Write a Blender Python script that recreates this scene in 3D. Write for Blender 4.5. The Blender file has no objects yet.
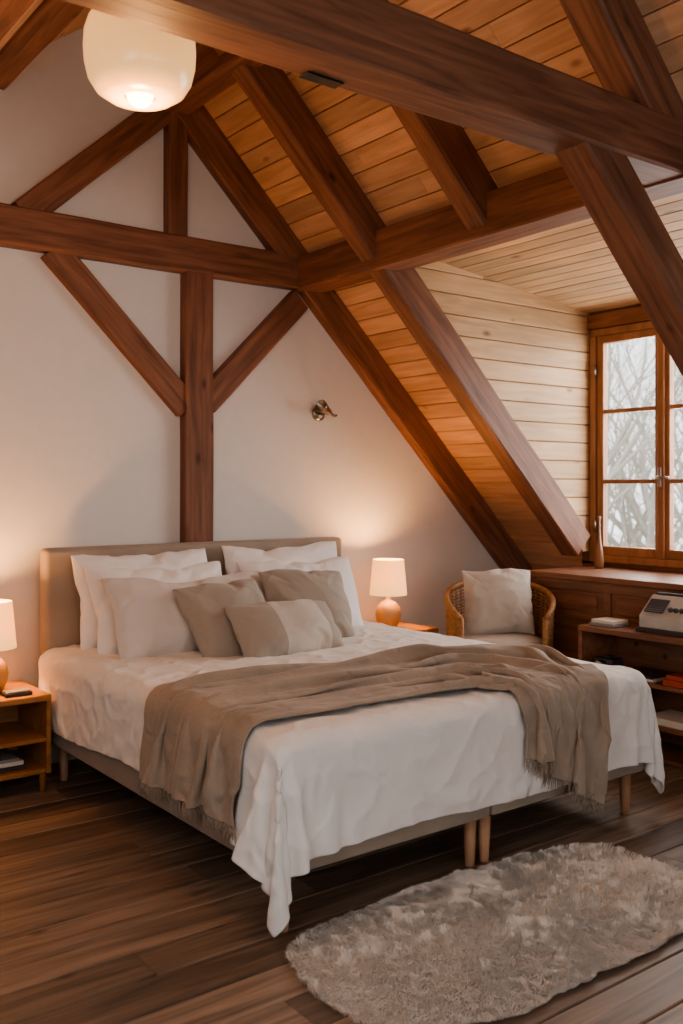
import bpy, bmesh, math, random
import numpy as np
from mathutils import Vector, Matrix, noise
random.seed(7); np.random.seed(7)
scene=bpy.context.scene
COL=scene.collection
R=math.radians

# ---------------------------------------------------------------- helpers
def link(ob,parent=None):
    COL.objects.link(ob)
    if parent is not None: ob.parent=parent
    return ob
def empty(name,loc=(0,0,0)):
    e=bpy.data.objects.new(name,None); e.location=loc; COL.objects.link(e); return e

class MB:
    def __init__(s): s.v=[];s.f=[];s.m=[];s.sm=[]
    def add(s,vs,fs,mi=0,smooth=False):
        b=len(s.v); s.v+= [tuple(v) for v in vs]
        for f in fs: s.f.append(tuple(i+b for i in f)); s.m.append(mi); s.sm.append(smooth)
    def box(s,x0,x1,y0,y1,z0,z1,mi=0,c=0.004,M=None):
        # chamfered box
        c=min(c,(x1-x0)/3,(y1-y0)/3,(z1-z0)/3)
        bm=bmesh.new(); bmesh.ops.create_cube(bm,size=1)
        for v in bm.verts: v.co=Vector(((x0+x1)/2+v.co.x*(x1-x0),(y0+y1)/2+v.co.y*(y1-y0),(z0+z1)/2+v.co.z*(z1-z0)))
        if c>0: bmesh.ops.bevel(bm,geom=bm.edges[:],offset=c,segments=1 if c<.006 else 3,affect='EDGES',profile=.5)
        if M is not None: bm.transform(M)
        bm.verts.index_update()
        s.add([v.co.copy() for v in bm.verts],[[v.index for v in f.verts] for f in bm.faces],mi,c>=.006)
        bm.free()
    def tube(s,pts,rad,n=8,mi=0,cap=True,smooth=True):
        pts=[Vector(p) for p in pts]; k=len(pts)
        if not hasattr(rad,'__len__'): rad=[rad]*k
        vs=[];fs=[]
        t0=(pts[1]-pts[0]).normalized()
        ref=Vector((0,0,1)) if abs(t0.z)<.9 else Vector((1,0,0))
        nrm=t0.cross(ref).normalized()
        for i,p in enumerate(pts):
            t=(pts[min(i+1,k-1)]-pts[max(i-1,0)]).normalized()
            nrm=(nrm-t*nrm.dot(t)).normalized(); bi=t.cross(nrm)
            for j in range(n):
                a=2*math.pi*j/n
                vs.append(p+(nrm*math.cos(a)+bi*math.sin(a))*rad[i])
        for i in range(k-1):
            for j in range(n):
                fs.append((i*n+j,i*n+(j+1)%n,(i+1)*n+(j+1)%n,(i+1)*n+j))
        if cap: fs.append(tuple(range(n))[::-1]); fs.append(tuple((k-1)*n+j for j in range(n)))
        s.add(vs,fs,mi,smooth)
    def lathe(s,prof,n=32,mi=0,loc=(0,0,0),M=None,smooth=True):
        vs=[];fs=[];k=len(prof)
        for r,z in prof:
            for j in range(n):
                a=2*math.pi*j/n; vs.append(Vector((r*math.cos(a),r*math.sin(a),z)))
        for i in range(k-1):
            for j in range(n): fs.append((i*n+j,i*n+(j+1)%n,(i+1)*n+(j+1)%n,(i+1)*n+j))
        if M is not None: vs=[M@v for v in vs]
        vs=[v+Vector(loc) for v in vs]
        s.add(vs,fs,mi,smooth)
    def build(s,name,mats,parent=None,M=None,loc=None):
        me=bpy.data.meshes.new(name); me.from_pydata(s.v,[],s.f)
        if not isinstance(mats,(list,tuple)): mats=[mats]
        for m in mats: me.materials.append(m)
        me.polygons.foreach_set('material_index',s.m); me.polygons.foreach_set('use_smooth',s.sm)
        me.update(); ob=bpy.data.objects.new(name,me)
        if M is not None: ob.matrix_world=M
        if loc is not None: ob.location=loc
        return link(ob,parent)

def nd(nt,t,**k):
    n=nt.nodes.new(t)
    for a,b in k.items(): setattr(n,a,b)
    return n
def base_mat(name):
    m=bpy.data.materials.new(name); m.use_nodes=True
    nt=m.node_tree; return m,nt,nt.nodes['Principled BSDF']
def ramp(nt,stops):
    r=nd(nt,'ShaderNodeValToRGB'); e=r.color_ramp.elements
    while len(e)<len(stops): e.new(.5)
    for i,(p,c) in enumerate(stops): e[i].position=p; e[i].color=(*c,1)
    return r
def wood(name,c1,c2,rough=.55,scale=(1.2,16,16),var=.25,knots=True,bump=.25,spec=.4):
    m,nt,b=base_mat(name); L=nt.links.new
    tc=nd(nt,'ShaderNodeTexCoord'); geo=nd(nt,'ShaderNodeNewGeometry'); oi=nd(nt,'ShaderNodeObjectInfo')
    ad=nd(nt,'ShaderNodeMath',operation='ADD'); L(geo.outputs['Random Per Island'],ad.inputs[0]); L(oi.outputs['Random'],ad.inputs[1])
    ml=nd(nt,'ShaderNodeMath',operation='MULTIPLY'); L(ad.outputs[0],ml.inputs[0]); ml.inputs[1].default_value=37.
    va=nd(nt,'ShaderNodeVectorMath',operation='ADD'); L(tc.outputs['Object'],va.inputs[0]); L(ml.outputs[0],va.inputs[1])
    mp=nd(nt,'ShaderNodeMapping'); mp.inputs['Scale'].default_value=scale; L(va.outputs[0],mp.inputs[0])
    n1=nd(nt,'ShaderNodeTexNoise'); n1.inputs['Scale'].default_value=2.2; n1.inputs['Detail'].default_value=7; n1.inputs['Distortion'].default_value=.7
    L(mp.outputs[0],n1.inputs['Vector'])
    r=ramp(nt,[(.3,c1),(.7,c2)]); L(n1.outputs['Fac'],r.inputs[0])
    col=r.outputs[0]
    n2=nd(nt,'ShaderNodeTexNoise'); n2.inputs['Scale'].default_value=1.3; n2.inputs['Detail'].default_value=3; L(va.outputs[0],n2.inputs['Vector'])
    mr=nd(nt,'ShaderNodeMapRange'); mr.inputs[1].default_value=.3; mr.inputs[2].default_value=.7; mr.inputs[3].default_value=.82; mr.inputs[4].default_value=1.15
    L(n2.outputs['Fac'],mr.inputs[0])
    mr2=nd(nt,'ShaderNodeMapRange'); mr2.inputs[3].default_value=1-var; mr2.inputs[4].default_value=1+var; L(geo.outputs['Random Per Island'],mr2.inputs[0])
    mm=nd(nt,'ShaderNodeMath',operation='MULTIPLY'); L(mr.outputs[0],mm.inputs[0]); L(mr2.outputs[0],mm.inputs[1])
    hs=nd(nt,'ShaderNodeHueSaturation'); L(col,hs.inputs['Color']); L(mm.outputs[0],hs.inputs['Value']); col=hs.outputs[0]
    if knots:
        mk=nd(nt,'ShaderNodeMapping'); mk.inputs['Scale'].default_value=(2.4,5.,5.); L(va.outputs[0],mk.inputs[0])
        vo=nd(nt,'ShaderNodeTexVoronoi'); vo.inputs['Scale'].default_value=1.; L(mk.outputs[0],vo.inputs['Vector'])
        rk=ramp(nt,[(.03,(1,1,1)),(.11,(0,0,0))]); L(vo.outputs['Distance'],rk.inputs[0])
        mx=nd(nt,'ShaderNodeMixRGB'); L(rk.outputs[0],mx.inputs[0]); L(col,mx.inputs[1]); mx.inputs[2].default_value=(c1[0]*.45,c1[1]*.4,c1[2]*.4,1); col=mx.outputs[0]
    L(col,b.inputs['Base Color']); b.inputs['Roughness'].default_value=rough
    b.inputs['Specular IOR Level'].default_value=spec
    bp=nd(nt,'ShaderNodeBump'); bp.inputs['Strength'].default_value=bump; bp.inputs['Distance'].default_value=.004
    L(n1.outputs['Fac'],bp.inputs['Height']); L(bp.outputs[0],b.inputs['Normal'])
    return m
def fabric(name,c,rough=.9,weave=260,bump=.3,var=.08,sheen=.2,wr=.0,ws=7.):
    m,nt,b=base_mat(name); L=nt.links.new
    tc=nd(nt,'ShaderNodeTexCoord')
    n=nd(nt,'ShaderNodeTexNoise'); n.inputs['Scale'].default_value=5; n.inputs['Detail'].default_value=5; L(tc.outputs['Object'],n.inputs['Vector'])
    r=ramp(nt,[(.3,tuple(x*(1-var) for x in c)),(.7,tuple(min(1,x*(1+var)) for x in c))]); L(n.outputs['Fac'],r.inputs[0]); L(r.outputs[0],b.inputs['Base Color'])
    w=nd(nt,'ShaderNodeTexNoise'); w.inputs['Scale'].default_value=weave; w.inputs['Detail'].default_value=2; L(tc.outputs['Object'],w.inputs['Vector'])
    bp=nd(nt,'ShaderNodeBump'); bp.inputs['Strength'].default_value=bump; bp.inputs['Distance'].default_value=.002; L(w.outputs['Fac'],bp.inputs['Height'])
    last=bp
    if wr>0:
        w2=nd(nt,'ShaderNodeTexNoise'); w2.noise_type='RIDGED_MULTIFRACTAL'; w2.inputs['Scale'].default_value=ws; w2.inputs['Detail'].default_value=3; w2.inputs['Roughness'].default_value=.45; w2.inputs['Distortion'].default_value=.8; L(tc.outputs['Object'],w2.inputs['Vector'])
        b2=nd(nt,'ShaderNodeBump'); b2.inputs['Strength'].default_value=wr; b2.inputs['Distance'].default_value=.02; L(w2.outputs['Fac'],b2.inputs['Height']); L(bp.outputs[0],b2.inputs['Normal']); last=b2
    L(last.outputs[0],b.inputs['Normal'])
    b.inputs['Roughness'].default_value=rough; b.inputs['Sheen Weight'].default_value=sheen; b.inputs['Specular IOR Level'].default_value=.2
    return m
def plain(name,c,rough=.5,metal=0,bump=0,emit=None,es=0,var=.07):
    m,nt,b=base_mat(name); L=nt.links.new
    tc=nd(nt,'ShaderNodeTexCoord'); n=nd(nt,'ShaderNodeTexNoise'); n.inputs['Scale'].default_value=14; n.inputs['Detail'].default_value=5; L(tc.outputs['Object'],n.inputs['Vector'])
    r=ramp(nt,[(.3,tuple(x*(1-var) for x in c)),(.7,tuple(min(1,x*(1+var)) for x in c))]); L(n.outputs['Fac'],r.inputs[0]); L(r.outputs[0],b.inputs['Base Color'])
    b.inputs['Roughness'].default_value=rough; b.inputs['Metallic'].default_value=metal
    if bump:
        bp=nd(nt,'ShaderNodeBump'); bp.inputs['Strength'].default_value=bump; bp.inputs['Distance'].default_value=.003; L(n.outputs['Fac'],bp.inputs['Height']); L(bp.outputs[0],b.inputs['Normal'])
    if emit: b.inputs['Emission Color'].default_value=(*emit,1); b.inputs['Emission Strength'].default_value=es
    return m

# ---------------------------------------------------------------- materials
M_beam=wood('beam_wood',(.135,.058,.033),(.31,.14,.081),rough=.55,scale=(1,14,14),var=.1,bump=.4)
M_board=wood('ceiling_board_wood',(.53,.31,.18),(.72,.45,.285),rough=.55,scale=(1,12,12),var=.16)
M_cheek=wood('cheek_board_wood',(.52,.33,.18),(.68,.46,.27),rough=.55,scale=(1,12,12),var=.10)
M_floor=wood('floor_wood',(.115,.080,.058),(.30,.21,.15),rough=.44,scale=(1,12,12),var=.34,bump=.3,spec=.4)
M_cab=wood('cabinet_wood',(.17,.068,.034),(.31,.14,.072),rough=.45,scale=(12,1,12),var=.08)
M_win=wood('window_wood',(.27,.12,.056),(.42,.21,.11),rough=.45,scale=(6,6,1),var=.05,knots=False)
M_night=wood('nightstand_wood',(.34,.15,.05),(.50,.25,.095),rough=.45,scale=(1,10,10),var=.05,knots=False)
M_leg=wood('leg_wood',(.40,.21,.12),(.52,.30,.18),rough=.45,scale=(12,12,1),var=.05,knots=False)
M_wall=plain('plaster_wall',(.74,.715,.68),.92,bump=.12,var=.015)
M_taupe=fabric('bed_upholstery',(.35,.295,.24))
M_linen=fabric('white_linen',(.84,.82,.795),wr=.6,weave=180,var=.02,ws=8.,sheen=.05,rough=1.)
M_pil=fabric('white_pillow_cotton',(.86,.84,.82),wr=.5,var=.02)
M_pil2=fabric('greige_pillow_cotton',(.66,.61,.57),wr=.5,var=.03)
M_cush=fabric('taupe_cushion',(.37,.325,.275),weave=140,bump=.6,wr=.35,var=.04)
M_cushl=fabric('lumbar_stripe',(.54,.49,.43),weave=140,bump=.6,wr=.35,var=.04)
M_throw=fabric('throw_wool',(.36,.295,.235),weave=85,bump=1.,var=.12,wr=.5,ws=11)
M_ivory=fabric('ivory_cushion',(.54,.48,.42),wr=.5,var=.03)
M_fur=fabric('rug_fur',(.90,.84,.77),weave=60,bump=.2,var=.05,sheen=.3)
M_hide=fabric('rug_backing_hide',(.62,.56,.49),weave=60,bump=.2,var=.05,sheen=.1)
M_wick=wood('wicker_cane',(.26,.12,.04),(.48,.25,.11),rough=.5,scale=(30,30,30),var=.1,knots=False)
M_black=plain('black_metal',(.02,.02,.02),.4,.8)
M_steel=plain('brushed_nickel',(.35,.31,.27),.28,1)
M_cer=plain('ceramic_tan',(.55,.34,.16),.35)
M_paper=plain('book_paper',(.70,.66,.58),.8)
M_red=plain('book_cover_red',(.42,.07,.03),.6)
M_grey=plain('book_cover_grey',(.30,.30,.30),.6)
M_dark=plain('book_cover_dark',(.05,.045,.05),.6)
M_rad=plain('radio_plastic',(.46,.44,.40),.45)
M_bark=plain('tree_bark',(.46,.44,.39),.9)
M_grass=plain('winter_ground',(.45,.45,.40),.95)
M_candle=plain('vase_wood',(.34,.18,.09),.4)

# ---------------------------------------------------------------- camera
F=950.; YAW=37.2
cd=bpy.data.cameras.new('camera'); cam=bpy.data.objects.new('camera',cd); COL.objects.link(cam)
cam.location=(0,0,1.4); cam.rotation_euler=(R(90),0,R(-YAW))
cd.sensor_fit='VERTICAL'; cd.sensor_height=36; cd.sensor_width=24; cd.lens=F/1024*36; cd.shift_y=-25/1024.; cd.clip_start=.05
cd.dof.use_dof=True; cd.dof.focus_distance=4.0; cd.dof.aperture_fstop=2.8
scene.camera=cam

# ---------------------------------------------------------------- beams and boards
def frame_for(p0,p1):
    p0=Vector(p0);p1=Vector(p1); X=(p1-p0).normalized()
    if abs(X.y)>.7: Y=Vector((-1,0,0))
    else: Y=Vector((0,1,0))
    Z=X.cross(Y).normalized(); Y=Z.cross(X).normalized()
    M=Matrix((( X.x,Y.x,Z.x,p0.x),(X.y,Y.y,Z.y,p0.y),(X.z,Y.z,Z.z,p0.z),(0,0,0,1)))
    return M,(p1-p0).length
def beam(name,p0,p1,w,h,mat=None,parent=None,j=.004):
    M,L=frame_for(p0,p1); n=max(2,int(L/.16)); c=.009
    sec=[(-w/2+c,-h/2),(w/2-c,-h/2),(w/2,-h/2+c),(w/2,h/2-c),(w/2-c,h/2),(-w/2+c,h/2),(-w/2,h/2-c),(-w/2,-h/2+c)]
    sd=random.random()*100
    vs=[];fs=[]
    for i in range(n+1):
        x=L*i/n
        for k,(a,b) in enumerate(sec):
            o=noise.noise_vector(Vector((x*2.3+sd,k*3.1,sd)))*j
            o2=noise.noise_vector(Vector((x*.6+sd,(k//2)*7.7,sd)))*j*1.4
            vs.append((x,a+o.y+o2.y,b+o.z+o2.z))
    for i in range(n):
        for k in range(8): fs.append((i*8+k,(i+1)*8+k,(i+1)*8+(k+1)%8,i*8+(k+1)%8))
    fs.append(tuple(range(8))); fs.append(tuple(n*8+k for k in range(8))[::-1])
    mb=MB(); mb.add(vs,fs); return mb.build(name,mat or M_beam,parent,M)
def boards(name,o,X,Y,L,A,bw,th,mat,joint=None,gap=.004,parent=None,fn=None,back=0):
    X=Vector(X).normalized();Y=Vector(Y).normalized();Z=X.cross(Y); o=Vector(o)
    M=Matrix(((X.x,Y.x,Z.x,o.x),(X.y,Y.y,Z.y,o.y),(X.z,Y.z,Z.z,o.z),(0,0,0,1)))
    mb=MB(); n=int(math.ceil(A/bw-1e-6)); c=.004
    for i in range(n):
        y0=i*bw+gap/2;y1=min((i+1)*bw,A)-gap/2
        if y1-y0<.012: continue
        a,b=(0,L) if fn is None else fn(i*bw,min((i+1)*bw,A))
        cuts=[a]
        if joint:
            x=a+random.uniform(.3,1)*joint
            while x<b-.4: cuts.append(x); x+=joint*random.uniform(.7,1.1)
        cuts.append(b)
        for q in range(len(cuts)-1):
            x0=cuts[q]+.0008;x1=cuts[q+1]-.0008
            dz=random.uniform(-.0006,.0006)
            sec=[(y0+c,dz),(y1-c,dz),(y1,c+dz),(y1,th-c+dz),(y1-c,th+dz),(y0+c,th+dz),(y0,th-c+dz),(y0,c+dz)]
            vs=[(x0,*s_) for s_ in sec]+[(x1,*s_) for s_ in sec]
            fs=[(k,8+k,8+(k+1)%8,(k+1)%8) for k in range(8)]+[tuple(range(8)),tuple(range(15,7,-1))]
            mb.add(vs,fs)
    if back:   # solid roof deck / subfloor added behind the boards to block light leaks (back=+1 on the +Z side, -1 on the -Z side)
        z0=th+.002 if back>0 else -.042
        mb.box(0,L,0,A,z0,z0+.04,0,0)
    return mb.build(name,mat,parent,M)

YB=4.72; YF=-1.8; XL=-1.3; S2=math.sqrt(.5)
# floor
boards('floor',(XL,YF,-.03),(1,0,0),(0,1,0),6.8,YB+.06-YF,.165,.03,M_floor,joint=2.2,gap=.004,back=-1)
# right roof slope: plane x+z=6.08
def roofR(name,x0,x1,y0,y1):
    o=(x0,y1,6.08-x0)
    # local Z = X x Y = (0,-1,0)x(S2,0,-S2) = (S2,0,S2): outward
    boards(name,o,(0,-1,0),(S2,0,-S2),y1-y0,(x1-x0)/S2,.118,.025,M_board,joint=2.6,back=1)
roofR('ceiling',2.05,3.40,YF,YB+.02)
roofR('ceiling_eave',3.40,5.40,3.985,YB+.02)
roofR('ceiling_eave.001',3.40,5.40,YF,1.6)
# left roof slope z=2.36+.76x ; local Z = (0,1,0)x(1,0,.76) = (.76,0,-1): inward
Lx=Vector((1,0,.76)).normalized()
boards('ceiling_west',(XL-.02,YF,2.36+.76*(XL-.02)),(0,1,0),Lx,YB+.02-YF,(2.14-XL)*math.sqrt(1+.76**2),.118,.025,M_board,joint=2.6,back=-1)
# gable wall
prof=[(XL-.02,0),(5.45,0),(5.45,.70),(2.11,4.02),(XL-.02,1.42)]
mb=MB(); n=len(prof)
mb.add([(x,YB,z) for x,z in prof]+[(x,YB+.15,z) for x,z in prof],[tuple(range(n)),tuple(range(2*n-1,n-1,-1))]+[(i,i+n,(i+1)%n+n,(i+1)%n) for i in range(n)])
mb.build('wall_north',M_wall)
mb=MB(); mb.box(XL-.12,XL,YF,YB,0,1.45,0,0); mb.build('wall_west',M_wall)
mb=MB(); mb.box(5.3,5.4,3.99,YB,0,.85,0,0); mb.box(5.3,5.4,YF,1.6,0,.85,0,0); mb.build('wall_knee',M_wall)

# back truss
bt=empty('roof_truss')
yc=4.71; w=.13
beam('tie_beam',(.25,yc,2.675),(3.32,yc,2.675),w,.195,parent=bt)
beam('king_post',(2.548,yc,0),(2.548,yc,2.6),w,.172,parent=bt)
beam('upper_post',(2.42,yc,2.75),(2.42,yc,3.55),w*.9,.115,parent=bt)
beam('rafter',(2.06,yc,3.895),(5.28,yc,.675),w,.19,parent=bt)
beam('upper_brace',(1.58,yc+.005,2.74),(2.40,yc+.005,3.50),w,.145,parent=bt)
beam('brace_left',(1.73,yc+.006,2.60),(2.49,yc+.006,1.84),w-.02,.145,parent=bt)
beam('brace_right',(3.24,yc+.006,2.52),(2.60,yc+.006,1.87),w-.02,.145,parent=bt)
# purlins
beam('purlin_beam',(3.29,YF,2.67),(3.29,YB,2.67),.18,.20)
beam('purlin_beam.001',(2.40,YF,3.52),(2.40,YB,3.52),.15,.17)
beam('purlin_beam.002',(1.435,YF,3.43),(1.435,YB,3.43),.15,.16)
beam('purlin_beam.003',(1.05,YF,3.13),(1.05,YB,3.13),.15,.16)
# rafters
beam('rafter_beam',(2.08,3.985,3.875),(4.93,3.985,1.025),.13,.19)
for i,y in enumerate((3.17,1.2,.2)):
    beam('rafter_beam.%03d'%(i+1),(2.08,y,3.875),(3.27,y,2.685),.13,.19)
# second truss
t2=empty('roof_truss.001')
beam('tie_beam',(.25,2.16,2.68),(3.38,2.16,2.68),.18,.20,parent=t2)
beam('rafter',(2.08,2.17,3.875),(3.27,2.17,2.685),.15,.19,parent=t2)
beam('leaning_strut',(2.62,2.155,2.70),(4.40,2.155,1.04),.15,.16,parent=t2)
mb=MB(); mb.box(1.55,1.68,2.20,2.245,2.574,2.578,0,.001); mb.build('iron_strap',M_black,t2)

# dormer
cl=Vector((5.05-3.34,0,-.19)).normalized()
boards('ceiling_dormer',(3.34,4.02,2.722),(0,-1,0),cl,2.45,1.76,.105,.02,M_cheek,joint=None,back=1)
def fn_c(a,b):
    z0=.86+a; z1=.86+b
    x1=5.06
    if z1>2.53: x1=min(5.06,3.34+(2.74-z0-.03)/.111) if z0>2.53 else 5.06
    return (max(0.02,6.07-z1-3.3),max(.05,x1-3.3))
def cheek(name,y,sgn):
    ob=boards(name,(3.3,y,.86),(1,0,0),(0,0,1),1.8,1.84,.118,.03,M_cheek,fn=fn_c)
    mb=MB(); yy=y+.002 if sgn>0 else y-.03-.042
    # backing triangle, follows roof line
    pr=[(3.40,2.66),(5.06,2.52),(5.06,1.02)]
    a,b=(y+.001,y+.03) if sgn>0 else (y-.06,y-.031)
    mb.add([(x,a,z) for x,z in pr]+[(x,b,z) for x,z in pr],[(0,1,2),(5,4,3),(0,3,4,1),(1,4,5,2),(2,5,3,0)])
    mb.build(name+'_backing',M_cab,None)
    return ob
cheek('wall_dormer_cheek',3.995,1)
cheek('wall_dormer_cheek_south',1.6,-1)
mb=MB()
X0,X1=5.05,5.17
mb.box(X0,X1,1.57,4.03,0,.915,0,0)
mb.box(X0,X1,1.57,4.03,2.42,2.75,0,0)
for a,b in((1.57,1.70),(2.76,2.89),(3.955,4.03)): mb.box(X0,X1,a,b,.9,2.43,0,0)
mb.build('wall_east',M_cab)
mb=MB(); mb.box(5.02,5.05,1.62,3.99,2.425,2.52,0,.004); mb.build('trim_1',M_cab)

def window(name,y0,y1,z0,z1):
    g=plain_glass; mb=MB(); fw=.045; x0,x1=5.03,5.13
    mb.box(x0,x1,y0,y1,z0,z0+fw); mb.box(x0,x1,y0,y1,z1-fw,z1)
    mb.box(x0,x1,y0,y0+fw,z0+fw,z1-fw); mb.box(x0,x1,y1-fw,y1,z0+fw,z1-fw)
    ym=(y0+y1)/2; cx0,cx1=5.045,5.095; sw=.05
    for a,b in((y0+fw,ym),(ym,y1-fw)):
        a+=.002;b-=.002
        mb.box(cx0,cx1,a,a+sw,z0+fw,z1-fw); mb.box(cx0,cx1,b-sw,b,z0+fw,z1-fw)
        mb.box(cx0,cx1,a+sw,b-sw,z0+fw,z0+fw+.06); mb.box(cx0,cx1,a+sw,b-sw,z1-fw-.05,z1-fw)
        for z in(1.435,1.885): mb.box(cx0+.005,cx1-.005,a+sw,b-sw,z-.013,z+.013)
        mb.box(5.068,5.072,a+sw,b-sw,z0+fw+.06,z1-fw-.05,1,0)
    mb.box(5.025,5.045,ym-.025,ym+.025,z0+fw,z1-fw,0,.005)
    mb.box(5.015,5.026,ym-.012,ym+.012,1.40,1.52,2,.003)
    mb.tube([(5.02,ym,1.46),(4.985,ym,1.46),(4.98,ym-.02,1.46),(4.98,ym-.09,1.455)],.008,8,2)
    for z in(1.15,2.15): mb.tube([(5.028,y1-fw,z-.04),(5.028,y1-fw,z+.04)],.009,8,2)
    return mb.build(name,[M_win,g,M_steel])
gm=bpy.data.materials.new('window_glass'); gm.use_nodes=True; nt=gm.node_tree; nt.nodes.clear()
o_=nd(nt,'ShaderNodeOutputMaterial'); mx=nd(nt,'ShaderNodeMixShader'); tr=nd(nt,'ShaderNodeBsdfTransparent'); gl=nd(nt,'ShaderNodeBsdfGlossy'); gl.inputs['Roughness'].default_value=.02
mx.inputs[0].default_value=.05; nt.links.new(tr.outputs[0],mx.inputs[1]); nt.links.new(gl.outputs[0],mx.inputs[2]); nt.links.new(mx.outputs[0],o_.inputs[0])
plain_glass=gm
window('window_1',2.89,3.955,.915,2.42)
window('window_2',1.70,2.76,.915,2.42)

# window counter cabinet
mb=MB()
mb.box(4.46,5.05,1.62,4.0,.85,.885,0,.005)
mb.box(4.50,4.53,1.62,3.98,0,.85,0,.003)
mb.box(4.50,5.05,3.955,3.98,0,.85,0,.003)
for y in (3.975,3.43,2.9,2.35,1.9):
    mb.box(4.485,4.50,y-.05,y,.05,.85,0,.003)
mb.box(4.487,4.50,1.62,3.97,.79,.85,0,.003); mb.box(4.487,4.50,1.62,3.97,.62,.66,0,.003)
for a,b in((3.45,3.90),(2.93,3.36)):
    mb.box(4.488,4.50,a+.03,b-.02,.675,.775,0,.006)
mb.build('window_sill_cabinet',[M_cab,M_steel])
mb=MB()
bx0,bx1,by0,by1=4.17,4.482,1.75,3.36
mb.box(bx0,bx1,by0,by1,.615,.645,0,.004)
for z in(.40,.19,.03): mb.box(bx0+.01,bx1,by0+.02,by1-.02,z-.024,z,0,.003)
for y in(by0,by1-.025,2.45): mb.box(bx0+.005,bx1,y,y+.025,0,.615,0,.003)
mb.build('bookshelf',M_cab)

# ---------------------------------------------------------------- bed
bed=empty('double_bed',(2.56,3.5,0))
def P(ob): 
    ob.parent=bed; ob.matrix_parent_inverse=Matrix.Translation((-2.56,-3.5,0)); return ob
BX0,BX1,BY0,BY1=1.62,3.49,2.45,4.53
mb=MB(); xm=(BX0+BX1)/2
mb.box(BX0,xm-.003,BY0,BY1,.185,.40,0,.015); mb.box(xm+.003,BX1,BY0,BY1,.185,.40,0,.015); P(mb.build('box_spring',M_taupe))
mb=MB(); mb.box(BX0+.01,BX1-.01,BY0+.01,BY1,.40,.60,0,.06); mattress=P(mb.build('mattress',M_pil))
mb=MB(); mb.box(BX0+.02,BX1-.04,4.53,4.628,.14,1.10,0,.025)
P(mb.build('headboard',M_taupe))
mb=MB()
for x,y in((1.665,2.50),(2.50,2.51),(2.575,2.51),(3.43,2.51),(1.69,4.42),(3.43,4.42)):
    mb.lathe([(.0,.0),(.017,0),(.018,.004),(.026,.186),(0,.186)],20,0,(x,y,0))
P(mb.build('bed_legs',M_leg))

def cloth_run(ob,frames,mass=.3,bend=.5,tens=15,selfc=False,quality=6,dist=.008,fric=30,pressure=None,grav=1.,air=1.5,comp=None):
    scene.frame_start=1; scene.frame_end=frames
    m=ob.modifiers.new('Cloth','CLOTH'); s=m.settings
    s.quality=quality; s.mass=mass; s.tension_stiffness=tens; s.compression_stiffness=comp or tens; s.shear_stiffness=5; s.bending_stiffness=bend; s.air_damping=air
    s.tension_damping=5; s.bending_damping=.5
    s.effector_weights.gravity=grav
    if pressure: s.use_pressure=True; s.uniform_pressure_force=pressure
    c=m.collision_settings; c.distance_min=dist; c.collision_quality=3; c.use_self_collision=selfc; c.self_distance_min=.006; c.friction=fric
    if pressure: c.use_collision=False
    m.point_cache.frame_start=1; m.point_cache.frame_end=frames
    for f in range(1,frames+1):
        scene.frame_set(f)
    dg=bpy.context.evaluated_depsgraph_get(); me=bpy.data.meshes.new_from_object(ob.evaluated_get(dg))
    ob.modifiers.clear(); ob.data=me
    me.polygons.foreach_set('use_smooth',[True]*len(me.polygons))
    scene.frame_set(1)
def collide(ob,th=.01,fr=40):
    m=ob.modifiers.new('Collision','COLLISION'); ob.collision.thickness_outer=th; ob.collision.cloth_friction=fr; ob.collision.damping=.8
mb=MB(); mb.box(BX0-.004,BX1+.004,BY0-.004,BY1+.1,.15,.605,0,.05); blk=mb.build('tmp_block',M_pil)
collide(blk)
def grid(name,nx,ny,fn,mat):
    vs=[fn(i/nx,j/ny) for j in range(ny+1) for i in range(nx+1)]
    fs=[(j*(nx+1)+i,j*(nx+1)+i+1,(j+1)*(nx+1)+i+1,(j+1)*(nx+1)+i) for j in range(ny) for i in range(nx)]
    mb=MB(); mb.add(vs,fs,0,True); return mb.build(name,mat)
def fd(u,v):
    eL=.31+.085*max(0,1-v*3.2)**1.3+.02*math.sin(v*9); eR=.31+.01*max(0,1-v*3.2)**1.3
    x=(BX0-eL)*(1-u)+(BX1+eR)*u
    eF=.35+.008*math.sin(u*13)
    y=(BY0-eF)*(1-v)+4.50*v
    z=.645+noise.noise(Vector((x*4,y*4,1.)))*.028+noise.noise(Vector((x*9,y*9,5.)))*.024+.010*math.sin(x*3+y*9+2*noise.noise(Vector((x*2,y*2,0))))
    return (x,y,z)
duvet=grid('duvet_cover',124,116,fd,M_linen)
cloth_run(duvet,48,mass=.35,bend=1.2,tens=18)
bpy.data.objects.remove(blk)
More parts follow.
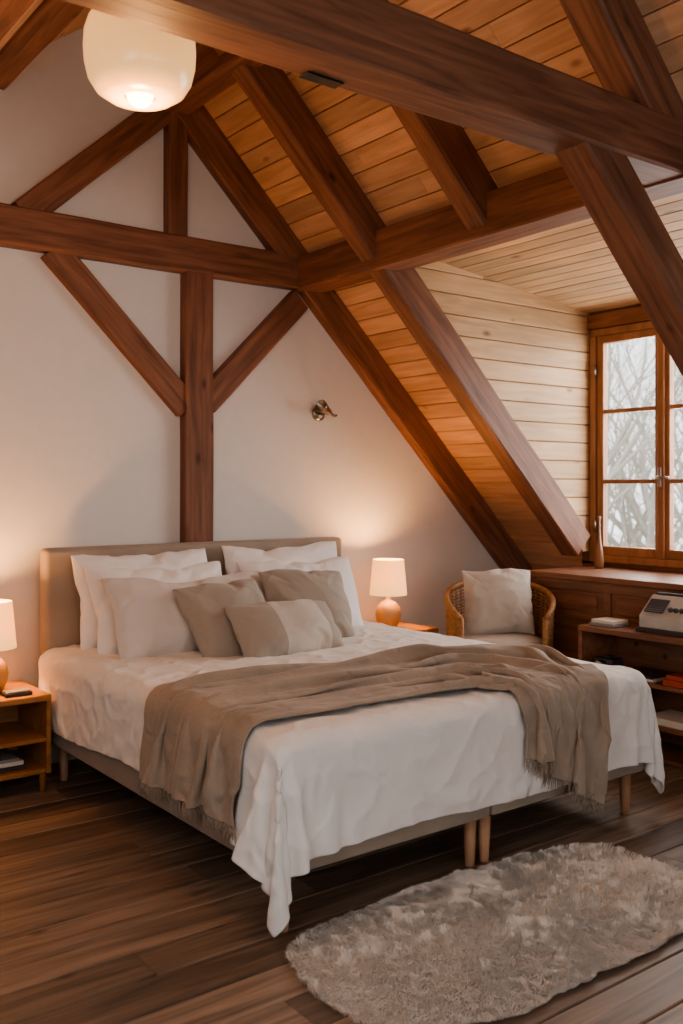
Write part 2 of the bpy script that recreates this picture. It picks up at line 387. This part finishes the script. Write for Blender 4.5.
# throw
collide(duvet,.008,70)
path=[(1.30,2.98),(1.45,2.98),(1.75,2.95),(2.1,2.90),(2.45,2.88),(2.70,2.88),(2.90,2.82),(2.97,2.68),(2.93,2.52),(2.85,2.39),(2.79,2.28),(2.75,2.19)]
hw=[.33,.33,.31,.28,.28,.34,.39,.37,.26,.16,.11,.09]
def smooth_path(t):
    k=len(path)-1; s=t*k; i=min(int(s),k-1); f=s-i
    def g(i): i=max(0,min(k,i)); return Vector((path[i][0],path[i][1],hw[i]))
    a,b,c,d=g(i-1),g(i),g(i+1),g(i+2)
    return .5*((2*b)+(c-a)*f+(2*a-5*b+4*c-d)*f*f+(3*b-a-3*c+d)*f**3)
def ft(u,v):
    p=smooth_path(u); q=smooth_path(min(1,u+.01)); r=smooth_path(max(0,u-.01))
    t=Vector((q.x-r.x,q.y-r.y)).normalized(); nn=Vector((-t.y,t.x))
    ph=3.*noise.noise(Vector((u*2.2,0,3.3)))
    s=(v-.5)*2
    nf=6.2+1.6*noise.noise(Vector((u*2.5,7,0)))
    # long irregular ridges: sheared phase so they run diagonally
    A=.028+.012*u+.020*noise.noise(Vector((u*4,s*2,1)))
    if u<.16: A*=.6+.4*u/.16
    w_=math.sin(s*math.pi*nf+ph*2.6+u*7)+.45*math.sin(s*math.pi*nf*.43+u*4)
    off=s*p.z+.016*math.sin(s*13+ph*2)+.03*noise.noise(Vector((u*5,s*1.5,9)))+.02*noise.noise(Vector((u*14,3,9)))
    z=.70+A*w_+.014*noise.noise(Vector((u*9,s*4,2)))+.006*noise.noise(Vector((u*30,s*9,2)))
    al=.02*noise.noise(Vector((u*9,s*3,12)))
    return (p.x+nn.x*off+t.x*al,p.y+nn.y*off+t.y*al,z)
NX,NY=165,104
throw=grid('throw_blanket',NX,NY,ft,M_throw)
cloth_run(throw,28,mass=.22,bend=10.,tens=14,quality=7,selfc=False,dist=.006,fric=80)
duvet.modifiers.clear()
def tassels(ob,nx,ny):
    vv=[v.co.copy() for v in ob.data.vertices]; mb=MB()
    for j in range(ny+1):
        for end in (0,1):
            i0=0 if end==0 else nx; i1=1 if end==0 else nx-1
            a=vv[j*(nx+1)+i0]; b=vv[j*(nx+1)+i1]
            d=(a-b).normalized(); d=(d*.4+Vector((0,0,-1))*.6).normalized()
            for q in range(2):
                o=Vector((random.uniform(-.005,.005),random.uniform(-.005,.005),0))
                e=a+d*random.uniform(.035,.055)+Vector((random.uniform(-.01,.01),random.uniform(-.01,.01),0))
                mb.tube([a+o,(a+e)/2+o*.5+Vector((random.uniform(-.003,.003),random.uniform(-.003,.003),0)),e],[.0016,.0014,.001],4)
    return mb
tas=tassels(throw,NX,NY)
tb=tas.build('throw_fringe',M_throw); 
crease=bpy.data.textures.new('linen_creases','MUSGRAVE'); crease.musgrave_type='RIDGED_MULTIFRACTAL'; crease.noise_scale=.16; crease.octaves=2.2; crease.lacunarity=2.1; crease.dimension_max=1.1; crease.offset=.85; crease.gain=1.6
m=duvet.modifiers.new('sub','SUBSURF'); m.levels=2; m.render_levels=2
m=duvet.modifiers.new('creases','DISPLACE'); m.texture=crease; m.texture_coords='LOCAL'; m.strength=.0085; m.mid_level=.4
m=throw.modifiers.new('sub','SUBSURF'); m.levels=1; m.render_levels=1
for ob,th in((duvet,.008),(throw,.007)):
    m=ob.modifiers.new('sol','SOLIDIFY'); m.thickness=th; m.offset=1 if ob is throw else -1
# raise the throw by a hair so the creased linen never pokes through
throw.location.z=.005
tb.parent=throw
P(duvet)

# pillows: sewn flat covers inflated with cloth pressure
def inflated(w,h,seed,n=46):
    m_=max(20,int(n*h/w)); mb=MB(); V=[];Fc=[]
    idx={}
    for side in(1,-1):
        for j in range(m_+1):
            for i in range(n+1):
                edge=i in(0,n) or j in(0,m_)
                if side==-1 and edge: idx[(side,i,j)]=idx[(1,i,j)]; continue
                u=-1+2*i/n; v=-1+2*j/m_
                z=0 if edge else side*(.006+.012*(1-u*u)*(1-v*v))
                z+=.006*noise.noise(Vector((u*3+seed*5,v*3,0)))
                idx[(side,i,j)]=len(V); V.append((u*w/2,v*h/2,z))
        for j in range(m_):
            for i in range(n):
                f=[idx[(side,i,j)],idx[(side,i+1,j)],idx[(side,i+1,j+1)],idx[(side,i,j+1)]]
                Fc.append(f if side==1 else f[::-1])
    mb.add(V,Fc,0,True); ob=mb.build('tmp_pillow',M_pil)
    cloth_run(ob,24,mass=.3,bend=.15,tens=35,quality=5,pressure=2.4,grav=0.,air=6.,comp=35)
    co=np.array([v.co[:] for v in ob.data.vertices]); bpy.data.objects.remove(ob)
    co-= (co.max(0)+co.min(0))/2
    co/= (co.max(0)-co.min(0))
    og=np.array(V); og[:,0]/=w; og[:,1]/=h
    co[:,:2]=co[:,:2]*.68+og[:,:2]*.32
    return co,Fc,n,m_
PC={}
crease2=bpy.data.textures.new('pillow_creases','MUSGRAVE'); crease2.musgrave_type='RIDGED_MULTIFRACTAL'; crease2.noise_scale=.16; crease2.octaves=1.8; crease2.lacunarity=2.; crease2.dimension_max=1.2; crease2.offset=.85; crease2.gain=1.5
def pillow(name,w,h,t,loc,tilt,rz=0,mat=None,seed=0,ry=0,mats=None,stripe=None,sag=.10):
    key=(round(w/h,1),seed%2)
    if key not in PC: PC[key]=inflated(w,h,seed)
    co,Fc,n,m_=PC[key]
    sx=-1 if seed%3==0 else 1
    V=[]
    for c in co:
        x,y,z=c[0]*w*sx,c[1]*h,c[2]*t
        z*=1-sag*2*c[1]
        z+=.016*noise.noise(Vector((x*5+seed*7,y*5,1)))-.015*(c[1]*2)**2
        y+=.014*noise.noise(Vector((x*5,seed*3,4)))+.018*max(0,1-(c[0]*2)**2)*max(0,c[1]*2)
        V.append((x,y,z))
    mb=MB()
    half=len(Fc)//2
    for q,f in enumerate(Fc):
        i=(q%half)%n
        mi=1 if (stripe and stripe[0]<=(i+.5)/n<=stripe[1]) else 0
        mb.f.append(tuple(f) if sx==1 else tuple(f[::-1])); mb.m.append(mi); mb.sm.append(True)
    mb.v=V
    M=Matrix.Translation(loc)@Matrix.Rotation(R(rz),4,'Z')@Matrix.Rotation(R(90-tilt),4,'X')@Matrix.Rotation(R(ry),4,'Z')
    ob=mb.build(name,mats or [mat],None,M)
    m=ob.modifiers.new('s','SUBSURF'); m.levels=1;m.render_levels=1
    m=ob.modifiers.new('creases','DISPLACE'); m.texture=crease2; m.texture_coords='GLOBAL'; m.strength=.007; m.mid_level=.35
    return ob
pillow('pillow',.76,.50,.21,(2.12,4.41,.84),14,0,M_pil,1,ry=1)
pillow('pillow.001',.78,.51,.21,(2.97,4.41,.845),14,0,M_pil,2,ry=0)
pillow('pillow.002',.78,.48,.21,(2.15,4.29,.80),22,2,M_pil,5,ry=-1)
pillow('pillow.003',.74,.48,.21,(2.98,4.27,.79),24,-2,M_pil,3,ry=-1)
pillow('pillow.004',.94,.48,.23,(2.25,4.12,.77),30,3,M_pil2,4,ry=-1)
pillow('cushion',.50,.46,.19,(2.33,3.93,.745),33,6,M_cush,6,ry=3)
pillow('cushion.001',.51,.47,.19,(2.86,4.04,.76),31,-4,M_cush,7,ry=-3)
pillow('lumbar_cushion',.61,.34,.18,(2.54,3.76,.71),36,3,None,8,mats=[M_cush,M_cushl],stripe=(.36,.80),ry=-1)

# ---------------------------------------------------------------- nightstands + lamps
def nightstand(name,x0,x1,y0,y1,h):
    mb=MB()
    mb.box(x0,x1,y0,y1,h-.028,h,0,.004)
    mb.box(x0,x0+.022,y0+.005,y1,.09,h-.028,0,.003); mb.box(x1-.022,x1,y0+.005,y1,.09,h-.028,0,.003)
    mb.box(x0+.022,x1-.022,y0+.01,y1,.09,.112,0,.003); mb.box(x0+.022,x1-.022,y0+.01,y1,h*.52,h*.52+.02,0,.003)
    mb.box(x0+.022,x1-.022,y1-.02,y1,.112,h-.028,0,0)
    for x in(x0+.03,x1-.03):
        for y in(y0+.035,y1-.035): mb.lathe([(0,0),(.012,0),(.017,.09)],12,0,(x,y,0))
    return mb.build(name,M_night)
nightstand('nightstand',1.10,1.575,4.27,4.69,.45)
nightstand('nightstand.001',3.55,4.0,4.28,4.69,.535)
shade=bpy.data.materials.new('lamp_shade_linen'); shade.use_nodes=True; nt=shade.node_tree; nt.nodes.clear()
o_=nd(nt,'ShaderNodeOutputMaterial'); mx=nd(nt,'ShaderNodeMixShader'); df=nd(nt,'ShaderNodeBsdfDiffuse'); tl=nd(nt,'ShaderNodeBsdfTranslucent'); ad=nd(nt,'ShaderNodeAddShader'); em=nd(nt,'ShaderNodeEmission')
df.inputs[0].default_value=(.75,.58,.36,1); tl.inputs[0].default_value=(.85,.52,.24,1); mx.inputs[0].default_value=.18
em.inputs[0].default_value=(1,.53,.18,1); em.inputs[1].default_value=1.1
nt.links.new(df.outputs[0],mx.inputs[1]); nt.links.new(tl.outputs[0],mx.inputs[2]); nt.links.new(mx.outputs[0],ad.inputs[0]); nt.links.new(em.outputs[0],ad.inputs[1]); nt.links.new(ad.outputs[0],o_.inputs[0])
M_bulb=plain('bulb_glow',(1,.9,.7),.4,emit=(1,.7,.38),es=9)
def table_lamp(name,x,y,z):
    e=empty(name,(x,y,z))
    mb=MB(); mb.lathe([(0,0),(.045,0),(.055,.008),(.074,.045),(.080,.085),(.072,.125),(.045,.158),(.02,.172),(.012,.18),(.012,.215),(0,.215)],36)
    mb.build('base',M_cer,e)
    mb=MB(); mb.lathe([(.115,.205),(.095,.42),(.0925,.42),(.1125,.205),(.115,.205)],40)
    for a in range(3):
        t=a*2.094; mb.tube([(0,0,.40),(.095*math.cos(t),.095*math.sin(t),.405)],.0015,5,1)
    mb.tube([(0,0,.2),(0,0,.41)],.003,6,1)
    mb.build('shade',[shade,M_steel],e)
    mb=MB(); mb.lathe([(0,.245),(.018,.25),(.028,.285),(.024,.315),(0,.33)],20,0); mb.build('bulb',M_bulb,e)
    l=bpy.data.lights.new('bulb_light','POINT'); l.energy=28; l.color=(1,.46,.15); l.shadow_soft_size=.035
    lo=bpy.data.objects.new('bulb_light',l); lo.location=(0,0,.36); link(lo,e)
    return e
table_lamp('table_lamp',1.36,4.47,.452)
table_lamp('table_lamp.001',3.745,4.46,.537)
mb=MB(); mb.box(1.38,1.50,4.31,4.38,.452,.466,0,.002); mb.box(1.385,1.495,4.315,4.375,.4665,.474,1,.002); mb.build('notebook_stack',[M_dark,M_grey])
mb=MB(); mb.box(1.16,1.48,4.33,4.60,.1135,.13,0,.002); mb.box(1.18,1.47,4.34,4.60,.1305,.15,1,.002); mb.box(1.20,1.45,4.35,4.6,.1505,.162,2,.002); mb.build('magazine_stack',[M_dark,M_paper,M_grey])

# pendant
pe=empty('pendant_lamp',(1.263,2.68,2.70))
M_opal=plain('opal_glass',(.62,.44,.25),.22,emit=(1,.54,.20),es=.85)
mb=MB()
prof=[(.052,-.108),(.075,-.118),(.105,-.112),(.135,-.092),(.156,-.058),(.166,-.015),(.169,.03),(.166,.075),(.155,.11),(.13,.135),(.09,.148),(.03,.155)]
mb.lathe(prof+[(r-.006,z-.004) for r,z in prof[::-1]]+[prof[0]],56); mb.build('opal_shade',M_opal,pe)
mb=MB(); mb.lathe([(0,-.140),(.02,-.137),(.036,-.124),(.042,-.105),(.034,-.08),(.014,-.05),(.013,-.02)],24); mb.build('bulb',M_bulb,pe)
mb=MB(); mb.lathe([(0,.2),(.03,.195),(.035,.15),(.02,.14),(.014,-.02),(0,-.02)],24); mb.tube([(0,0,.19),(0,0,.60)],.004,8); mb.lathe([(0,.56),(.05,.565),(.05,.60),(0,.62)],24); mb.build('cord_and_canopy',M_black,pe)
l=bpy.data.lights.new('bulb_light','POINT'); l.energy=16; l.color=(1,.50,.19); l.shadow_soft_size=.05
lo=bpy.data.objects.new('bulb_light',l); lo.location=(0,0,-.27); link(lo,pe)

# wall sconce
mb=MB()
Mx=Matrix.Translation((3.40,4.72,1.85))@Matrix.Rotation(R(90),4,'X')
mb.lathe([(0,.0),(.045,0),(.047,.012),(.03,.02),(0,.022)],28,0,M=Mx)
mb.tube([(3.40,4.70,1.85),(3.40,4.63,1.85),(3.385,4.60,1.86)],.010,10)
mb.lathe([(0,-.055),(.018,-.05),(.024,-.02),(.034,.03),(.038,.055),(.034,.055),(.02,.0),(0,-.01)],24,0,M=Matrix.Translation((3.36,4.585,1.865))@Matrix.Rotation(R(-70),4,'Y')@Matrix.Rotation(R(20),4,'X'))
mb.tube([(3.43,4.64,1.85),(3.455,4.62,1.83),(3.47,4.62,1.835)],.007,8); mb.tube([(3.40,4.64,1.85),(3.43,4.64,1.85)],.008,8)
mb.build('wall_sconce',M_steel)

# ---------------------------------------------------------------- wicker armchair
ch=empty('wicker_armchair',(4.12,3.89,0)); ch.rotation_euler=(0,0,R(-40))   # local -Y is the front
mb=MB()
def rim(a):
    th=R(90)-a*R(128); rr=.285
    return Vector((rr*1.03*math.cos(th),rr*math.sin(th),0))
def top(a): return .82-.17*abs(a)**2.2
N=60
for k,z in enumerate(np.linspace(.20,1.0,32)):
    pts=[]
    for i in range(N+1):
        a=-1+2*i/N; zt=top(a); zz=.20+(zt-.20)*(z-.20)/.8
        p=rim(a); wv=.0035*math.sin(i*math.pi+(k%2)*math.pi+.5*math.pi)
        f=1+.10*(zz-.2)+wv/.3
        pts.append((p.x*f,p.y*f,zz))
    mb.tube(pts,.0055,5)
for i in range(0,N+1,2):
    a=-1+2*i/N; p=rim(a); zt=top(a)
    mb.tube([(p.x,p.y,.2),(p.x*(1+.1*(zt-.2)),p.y*(1+.1*(zt-.2)),zt)],.005,5)
mb.tube([tuple((rim(a).x*(1+.1*(top(a)-.2)),rim(a).y*(1+.1*(top(a)-.2)),top(a))) for a in np.linspace(-1,1,50)],.017,10)
for a in(-1,1):
    p=rim(a); mb.tube([(p.x,p.y,.0),(p.x,p.y,.22),(p.x*(1.03),p.y*1.03,top(a))],.016,10)
for a in(-.42,.42):
    p=rim(a); mb.tube([(p.x*1.02,p.y*1.02,.0),(p.x,p.y,.25)],.016,10)
mb.lathe([(0,.36),(.275,.36),(.28,.375),(.275,.395),(0,.395)],40)
mb.build('cane_frame',M_wick,ch)
mb=MB(); mb.lathe([(0,.398),(.22,.398),(.262,.42),(.268,.465),(.255,.505),(.19,.527),(0,.535)],40); mb.build('seat_cushion',M_ivory,ch)
pc=pillow('throw_pillow',.43,.40,.17,(4.165,3.945,.715),18,-36,M_ivory,11)

# ---------------------------------------------------------------- small shelf things
mb=MB()
Mr=Matrix.Translation((4.34,2.89,.646))@Matrix.Rotation(R(-90),4,'Z')@Matrix.Scale(.92,4)
def prism(mb,pr,x0,x1,mi,M):
    n=len(pr); vs=[M@Vector((x0,y,z)) for y,z in pr]+[M@Vector((x1,y,z)) for y,z in pr]
    mb.add(vs,[tuple(range(n))[::-1],tuple(range(n,2*n))]+[(i,(i+1)%n,(i+1)%n+n,i+n) for i in range(n)],mi)
prism(mb,[(-.12,.0),(.12,.0),(.12,.025),(-.12,.025)],-.15,.15,1,Mr)
prism(mb,[(-.10,.026),(.10,.026),(.10,.20),(.03,.20),(-.10,.09)],-.14,.14,0,Mr)
prism(mb,[(-.085,.1135),(-.01,.1785),(-.013,.1820),(-.088,.1165)],-.12,.0,1,Mr)
for i in range(7):
    t=i/6; mb.tube([Mr@Vector((-.115,-.08+.065*t,.121+.055*t)),Mr@Vector((-.005,-.08+.065*t,.121+.055*t))],.0025,5,2)
for i in range(3):
    mb.lathe([(0,.018),(.013,.016),(.015,0)],14,1,M=Mr@Matrix.Translation((.035+.035*i,-.055,.130))@Matrix.Rotation(R(40),4,'X'))
mb.box(-.13,.13,.04,.08,.201,.213,1,.003,M=Mr)
mb.build('tabletop_radio',[M_rad,M_dark,M_grey])
mb=MB(); mb.box(4.22,4.36,3.16,3.32,.646,.662,0,.002); mb.box(4.225,4.355,3.165,3.31,.6625,.680,1,.002); mb.build('book_stack',[M_grey,M_paper])
mb=MB()
mb.box(4.20,4.44,2.90,3.12,.4005,.412,0,.002); mb.box(4.21,4.43,2.92,3.14,.4125,.424,1,.002); mb.box(4.19,4.42,2.66,2.84,.4005,.43,2,.002); mb.box(4.2,4.41,2.68,2.83,.4305,.452,2,.002)
mb.build('magazine_stack.001',[M_paper,M_dark,M_red])
mb=MB(); mb.box(4.22,4.32,3.17,3.29,.401,.475,0,.008); mb.lathe([(.030,0),(.031,.035),(.026,.04),(0,.03)],20,1,M=Matrix.Translation((4.22,3.23,.438))@Matrix.Rotation(R(-90),4,'Y')); mb.box(4.25,4.30,3.21,3.25,.475,.488,0,.003); mb.build('vintage_camera',[M_dark,M_steel])
mb=MB()
for i,(c,hh) in enumerate(((0,.15),(1,.14),(2,.155),(1,.13),(0,.15),(2,.14))): mb.box(4.22,4.40,3.26-i*.032-.028,3.26-i*.032,.1905,.1905+hh,c,.002)
mb.box(4.2,4.42,2.7,2.95,.1905,.225,1,.002)
mb.build('book_row',[M_dark,M_paper,M_grey])
mb=MB(); mb.lathe([(0,0),(.024,0),(.028,.01),(.029,.05),(.024,.10),(.016,.15),(.010,.19),(.008,.23),(.007,.30),(.010,.325),(.008,.33),(.004,.29)],24,0,(4.93,3.80,.886)); mb.build('wooden_vase',[M_candle])

# ---------------------------------------------------------------- sheepskin rug
rc=Vector((2.28,2.085)); A_,B_=.765,.365
def rug_r(th):
    c,s=math.cos(th),math.sin(th); p=3.3
    r=1/((abs(c)/A_)**p+(abs(s)/B_)**p)**(1/p)
    return r*(1+.06*noise.noise(Vector((c*2,s*2,3)))+.05*noise.noise(Vector((c*5,s*5,8)))+.02*noise.noise(Vector((c*14,s*14,8))))
mb=MB(); vs=[(rc.x,rc.y,.010)];fs=[];nr,na=14,96
for i in range(1,nr+1):
    for j in range(na):
        th=2*math.pi*j/na; r=rug_r(th)*i/nr*.975
        z=.009*(1-(i/nr)**6)+.001
        vs.append((rc.x+r*math.cos(th),rc.y+r*math.sin(th),z))
for j in range(na): fs.append((0,1+j,1+(j+1)%na))
for i in range(nr-1):
    for j in range(na): a=1+i*na; fs.append((a+j,a+na+j,a+na+(j+1)%na,a+(j+1)%na))
mb.add(vs,fs,1,True)
V=[];Fc=[]
nb=115000; k=0
while k<nb:
    th=random.random()*2*math.pi; q=math.sqrt(random.random())
    r=rug_r(th)*q
    x=rc.x+r*math.cos(th); y=rc.y+r*math.sin(th)
    cl_=noise.noise_vector(Vector((x*6,y*6,0))); cl2=noise.noise_vector(Vector((x*26,y*26,5)))
    d=Vector((cl_.x*.6+cl2.x*.8+random.uniform(-.2,.2)+math.cos(th)*q*q*.5-.25,cl_.y*.6+cl2.y*.8+random.uniform(-.2,.2)+math.sin(th)*q*q*.5-.2,.9)).normalized()
    L_=random.uniform(.034,.052)*(1-.25*q**8); w_=.0011
    sd=Vector((-d.y,d.x,0)); sd=sd.normalized() if sd.length>1e-3 else Vector((1,0,0)); sd=sd*w_
    z0=.004
    p0=Vector((x,y,z0)); p1=p0+Vector((d.x*.45,d.y*.45,max(.3,d.z)*.85))*L_*.65; p2=p1+Vector((d.x,d.y,d.z*.25-.05))*L_*.45
    p2.z=max(p2.z,.003)
    b=len(V); V+= [p0-sd,p0+sd,p1+sd*.8,p1-sd*.8,p2]; Fc+=[(b,b+1,b+2,b+3),(b+3,b+2,b+4)]
    k+=1
mb.add(V,Fc,0,True)
mb.build('sheepskin_rug',[M_fur,M_hide])

# ---------------------------------------------------------------- outside
mb=MB(); mb.add([(5.8,-20,-3),(60,-20,-3),(60,50,-3),(5.8,50,-3)],[(0,1,2,3)]); mb.build('ground_outside',M_grass)
def tree(mb,p,d,L,r,depth):
    n=3; pts=[p];rs=[r]
    for i in range(n):
        d=(d+Vector((random.uniform(-.18,.18),random.uniform(-.18,.18),random.uniform(-.05,.12)))).normalized()
        pts.append(pts[-1]+d*L/n); rs.append(r*(1-.35*(i+1)/n))
    mb.tube(pts,rs,5 if depth>2 else 3,0,cap=False)
    if depth==0: return
    for i in range(random.choice((2,3,3))):
        k=random.choice((1,2,3,3)); q=pts[k]
        dd=(d+Vector((random.uniform(-1,1),random.uniform(-1,1),random.uniform(-.35,.6)))*.85).normalized()
        tree(mb,q,dd,L*random.uniform(.62,.82),rs[k]*.62,depth-1)
for i,(x,y) in enumerate(((10.5,6.2),(11.5,8.6),(13,8.0),(15,11.5),(9.6,7.6),(14,5.4),(17,10.5),(12.5,10.2),(12,7.3),(16,9.3),(18,13),(13.5,9.6),(11,7.4),(14.5,10),(12,8.2),(17,12.4))):
    mb=MB(); tree(mb,Vector((x,y,-3)),Vector((random.uniform(-.1,.1),random.uniform(-.1,.1),1)),3.2,.14,6); mb.build('bare_tree' if i==0 else 'bare_tree.%03d'%i,M_bark)

# ---------------------------------------------------------------- lighting
wd=bpy.data.worlds.new('overcast_sky'); scene.world=wd; wd.use_nodes=True; nt=wd.node_tree
bg=nt.nodes['Background']; bg.inputs[0].default_value=(.98,.985,1,1); bg.inputs[1].default_value=2.3
def area(name,loc,d,sx,sy,e,c):
    l=bpy.data.lights.new(name,'AREA'); l.shape='RECTANGLE'; l.size=sx;l.size_y=sy;l.energy=e;l.color=c
    o=bpy.data.objects.new(name,l); o.location=loc; o.rotation_euler=Vector(d).to_track_quat('-Z','Y').to_euler(); COL.objects.link(o); return o
area('daylight_window',(5.5,2.8,1.75),(-1,0,-.1),2.3,1.5,95,(1,.98,.95))
area('roof_fill_light',(-.3,1.2,2.0),(.65,.35,-.6),1.2,1.4,21,(.96,.98,1))  # added fill lamp under the closed left roof, for soft light from above
# gable on the camera side of the room, with two window openings
mb=MB()
mb.box(XL,5.35,YF-.12,YF,0,.9,0,0); mb.box(XL,5.35,YF-.12,YF,2.3,4.0,0,0)
for a,b in((XL,-.4),(1.0,1.5),(2.9,5.35)): mb.box(a,b,YF-.12,YF,.9,2.3,0,0)
mb.build('wall_south',M_wall)
area('south_fill_light.001',(.3,YF+.02,1.6),(.25,1,0),1.35,1.35,8,(.92,.96,1))  # added fill lamp behind the camera, set in the unseen south opening
area('south_fill_light.002',(2.2,YF+.02,1.6),(0,1,0),1.35,1.35,8,(.92,.96,1))  # second added fill lamp on the unseen south side
try:
    scene.view_settings.look='AgX - Medium High Contrast'
except Exception as e: print(e)
scene.view_settings.exposure=.05
scene.frame_set(1)
print('done',len(duvet.data.vertices),scene.view_settings.view_transform)
